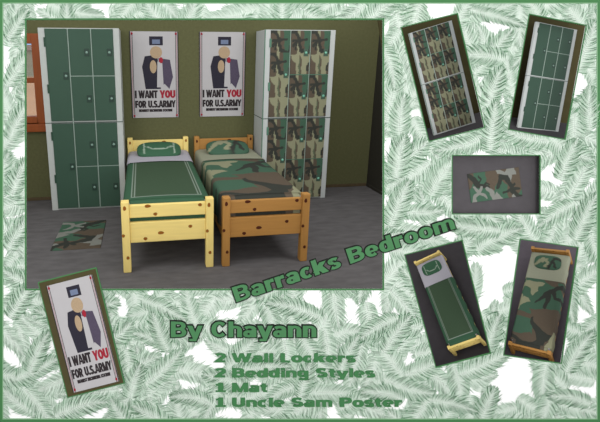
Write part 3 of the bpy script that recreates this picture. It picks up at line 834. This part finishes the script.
# ------------------------------------------------------------------ small show cases let into the board
def pose(o, t, R, sc=(1, 1, 1)):
    """t, R in the axes of the board's sloping frame, measured from the eye point the case was levelled for"""
    Rm = Matrix(R)
    W = RB @ Rm
    M_ = Matrix.Translation((CAM + RB @ Vector(t)) * S) @ W.to_4x4() @ Matrix.Diagonal((*sc, 1))
    o.matrix_world = M_
    return M_
def plate(name, pts, mn, parent, thick, M_=None):
    """flat plate through the four given points, thickened away from its face"""
    v = [Vector(p) for p in pts]; n = (v[1] - v[0]).cross(v[2] - v[1]).normalized()
    back = [p - n * thick for p in v]; mb = MB()
    mb.poly(v); mb.poly(list(reversed(back)))
    k = len(v)
    for i in range(k): mb.poly([v[i], back[i], back[(i + 1) % k], v[(i + 1) % k]])
    return mb.build(name, mn, parent)
def case(key, label, t, R, floor=None, wall=None, floor_m='case_floor', wall_m='case_wall'):
    c = empty('show_case', (0, 0, 0)); pose(c, t, R)
    tag(c, label, 'show case', 'show cases let into the fern board')
    if wall: plate('back_panel', wall, wall_m, c, .012)
    if floor: plate('floor_panel', floor, floor_m, c, .012)
    r = ring('case_trim', grow(CASES[key], .9), CASES[key], -.004, .0034, 'trim_green', None)
    r.parent = c; r.matrix_parent_inverse = Matrix.Identity(4)
    r.data.transform(c.matrix_world.inverted() @ MBOARD)
    return c

t1 = (1.8713, .1872, -3.237); R1 = [[0.95468, -0.05099, -0.29322], [0.29695, 0.09697, 0.94996], [-0.02001, -0.99398, 0.10772]]
case('camo_locker', 'tilted olive show case holding the small camouflage locker', t1, R1,
     floor=[(-.42, -.295, 0), (.03, -.405, 0), (.66, .318, 0), (-.3, .318, 0)], wall=[(-.3, .318, -.02), (.66, .318, -.02), (.66, .318, .94), (-.2, .318, .96)])
sl = copy_tree(cl); pose(sl, t1, R1, (.29414, .022, .28643))
tag(sl, 'small camouflage-doored locker in the upper show case beside the room opening', 'locker')
t2 = (2.3504, .1697, -3.0498); R2 = [[0.95372, -0.28586, 0.09327], [-0.05662, 0.13393, 0.98937], [-0.29531, -0.94887, 0.11155]]
case('green_locker', 'tilted olive show case holding the small green locker', t2, R2,
     floor=[(-.424, -.096, -.055), (.11, -.156, -.093), (.85, .109, .074), (-.183, .111, .075)], wall=[(-.2, .11, -.05), (.85, .11, -.09), (.85, .11, .92), (-.2, .11, .88)])
sg = make_locker(False)
for o in sg.children:
    if o.name.split('.')[0] in ('body', 'upright'): o.data.materials[0] = MATS['locker_white']
pose(sg, t2, R2, (.35085, .02, .26438))
tag(sg, 'small green locker with pale sides in the show case at the top right corner', 'locker')
t3 = (1.8846, -1.1505, -3.3092); R3 = [[0.70871, 0.12324, -0.69465], [0.54271, 0.53388, 0.64842], [0.45077, -0.83653, 0.31148]]
case('pine_bed', 'tilted dark show case holding the small pine bed', t3, R3, floor=[(-.294, -.469, 0), (.125, -.494, 0), (.327, .584, 0), (-.229, .737, 0)])
sb = copy_tree(pb); pose(sb, t3, R3, (.22465, .30062, .11334))
tag(sb, 'small pine bed with green blanket in the tilted show case', 'bed')
t4 = (2.5206, -1.1411, -3.2181); R4 = [[0.6397, 0.58253, -0.50144], [0.04313, 0.62416, 0.78011], [0.76741, -0.52066, 0.37415]]
case('camo_bed', 'tilted grey show case holding the small camouflage bed', t4, R4, floor=[(-.181, -.529, 0), (.175, -.468, 0), (.155, .704, 0), (-.29, .75, 0)], floor_m='case_floor_plum')
sc_ = copy_tree(cb); pose(sc_, t4, R4, (.24003, .34093, .13311))
tag(sc_, 'small brown bed with camouflage blanket in the lower right show case', 'bed')
I3 = [[1, 0, 0], [0, 1, 0], [0, 0, 1]]
zc = -(ZB + .045); kx = -zc / F
case('floor_mat', 'level grey show case holding the small camouflage mat', (0, 0, zc), I3,
     floor=[((x - 204.5) * kx, (154 - y) * kx, 0) for x, y in ((446, 220), (546, 220), (546, 150), (446, 150))], floor_m='case_floor_grey')
sm = fm.copy(); COL.objects.link(sm); ca, sa = math.cos(math.radians(7.6)), math.sin(math.radians(7.6))
pose(sm, ((494.6 - 204.5) * kx, (154 - 185) * kx, zc), [[ca, -sa, 0], [sa, ca, 0], [0, 0, 1]], (.367, .318, .37))
tag(sm, 'small camouflage mat in the level grey show case', 'mat')

# framed poster panel hung over the lower edge of the room opening
pc = [(40, 282.2), (96.3, 267.7), (124.2, 381.1), (69, 395.2)]
pan = empty('picture_panel', (0, 0, 0)); pan.matrix_world = MBOARD
tag(pan, 'tilted olive picture panel hung at the lower left of the fern board', 'picture panel')
mb = MB(); mb.prism([bp(*p)[:2] for p in reversed(pc)], .008, .02); mb.build('backing', 'case_wall', pan)
ring('panel_trim', grow(pc, .9), pc, .008, .021, 'trim_green', pan)
p3 = copy_tree(po)
an = math.radians(14.3); kk = .355
bl_ = bp(97.2, 384.9, .0215)
Mp = Matrix(((math.cos(an), -math.sin(an), 0), (math.sin(an), math.cos(an), 0), (0, 0, 1))) @ Matrix(((1, 0, 0), (0, 0, 1), (0, -1, 0)))
p3.matrix_world = MBOARD @ Matrix.Translation(Vector(bl_) * S) @ Mp.to_4x4() @ Matrix.Diagonal((.0, 0, 0, 1) if 0 else (47.2 * A / PWD, .3, 109 * A / PHT, 1))
tag(p3, 'small white recruiting poster on the tilted olive picture panel', 'poster')

# ------------------------------------------------------------------ writing on the board
def sign(name, txt, x, y, width, cap, ang, label, fill, outline=None):
    global SV, SH
    SV, SH = (.245, .16) if outline else (.30, .20)
    o = empty(name, (0, 0, 0)); q = bp(x, y, .004)
    o.matrix_world = MBOARD @ Matrix.Translation(Vector(q) * S) @ Matrix.Rotation(ang, 4, 'Z')
    stroke_text(txt, 0, 0, width * A, cap * A, .004 if outline else 0, .005).build('lettering', fill, o)
    if outline: stroke_text(txt, 0, 0, width * A, cap * A, 0, .006, e=outline * A).build('letter_edge', 'title_dark', o)
    tag(o, label, 'lettering')
    return o
sign('title_lettering', 'Barracks Bedroom', 236.3, 301.6, 230.5, 15.2, math.radians(18.6), 'large slanted green lettering reading Barracks Bedroom', 'title_green', 1.2)
sign('byline_lettering', 'By Chayann', 171, 336.4, 145, 15.6, 0, 'level green dark-edged lettering reading By Chayann', 'title_green', 1.2)
for num, txt, x1, yb in (('2', 'Wall Lockers', 355, 361.8), ('2', 'Bedding Styles', 374.5, 376.8), ('1', 'Mat', 267.5, 391.4), ('1', 'Uncle Sam Poster', 401.5, 406.2)):
    o = sign('list_lettering', txt, 232, yb, x1 - 232, 9.0, 0, 'small green list line reading ' + num + ' ' + txt, 'list_green')
    stroke_text(num, -17.2 * A, 0, 11 * A, 9.0 * A, 0, .005).build('numeral', 'list_green', o)

# ------------------------------------------------------------------ light
wd = bpy.data.worlds.new('sky'); scene.world = wd; wd.use_nodes = True
N, L = wd.node_tree.nodes, wd.node_tree.links
bg = N['Background']; tc = N.new('ShaderNodeTexCoord'); sx = N.new('ShaderNodeSeparateXYZ')
mr = N.new('ShaderNodeMapRange'); mr.inputs['From Min'].default_value = .8; mr.inputs['From Max'].default_value = .95
mx = N.new('ShaderNodeMix'); mx.data_type = 'RGBA'; mx.inputs['A'].default_value = (1, 1, 1, 1); mx.inputs['B'].default_value = (.35, .62, 1, 1)
L.new(tc.outputs['Generated'], sx.inputs[0]); L.new(sx.outputs['Y'], mr.inputs['Value']); L.new(mr.outputs[0], mx.inputs['Factor'])
L.new(mx.outputs['Result'], bg.inputs['Color']); bg.inputs['Strength'].default_value = 1.0

for lx, pw_, aim in ((-2.3, LAMP * 1.15, (-1.2, -.5, .2)), (2.8, LAMP * 1.5, (3.0, 0, .5))):  # two unseen fill lamps, added to brighten the lower room
    ld = bpy.data.lights.new('room_fill_lamp', 'AREA'); ld.shape = 'DISK'; ld.size = 1.2; ld.energy = pw_; ld.color = (1, .97, .93)
    lo = bpy.data.objects.new('room_fill_lamp', ld); COL.objects.link(lo)
    lo.location = Vector((lx, -3.5, 3.2)) * S
    lo.rotation_euler = (Vector(aim) * S - lo.location).to_track_quat('-Z', 'Y').to_euler()

# added fill lamp brightening board and bed fronts, high up behind the viewer
ld = bpy.data.lights.new('front_fill_lamp', 'AREA'); ld.shape = 'DISK'; ld.size = 2.6; ld.energy = 125.0; ld.color = (1, .98, .96)
lo = bpy.data.objects.new('front_fill_lamp', ld); COL.objects.link(lo)
lo.location = Vector((-.2, -10.6, 3.3)) * S
lo.rotation_euler = (Vector((.6, -4.6, 1.4)) * S - lo.location).to_track_quat('-Z', 'Y').to_euler()

scene.view_settings.view_transform = 'Standard'; scene.view_settings.look = 'None'
scene.view_settings.exposure = 0.0; scene.view_settings.gamma = 1.0
scene.view_settings.use_curve_mapping = False
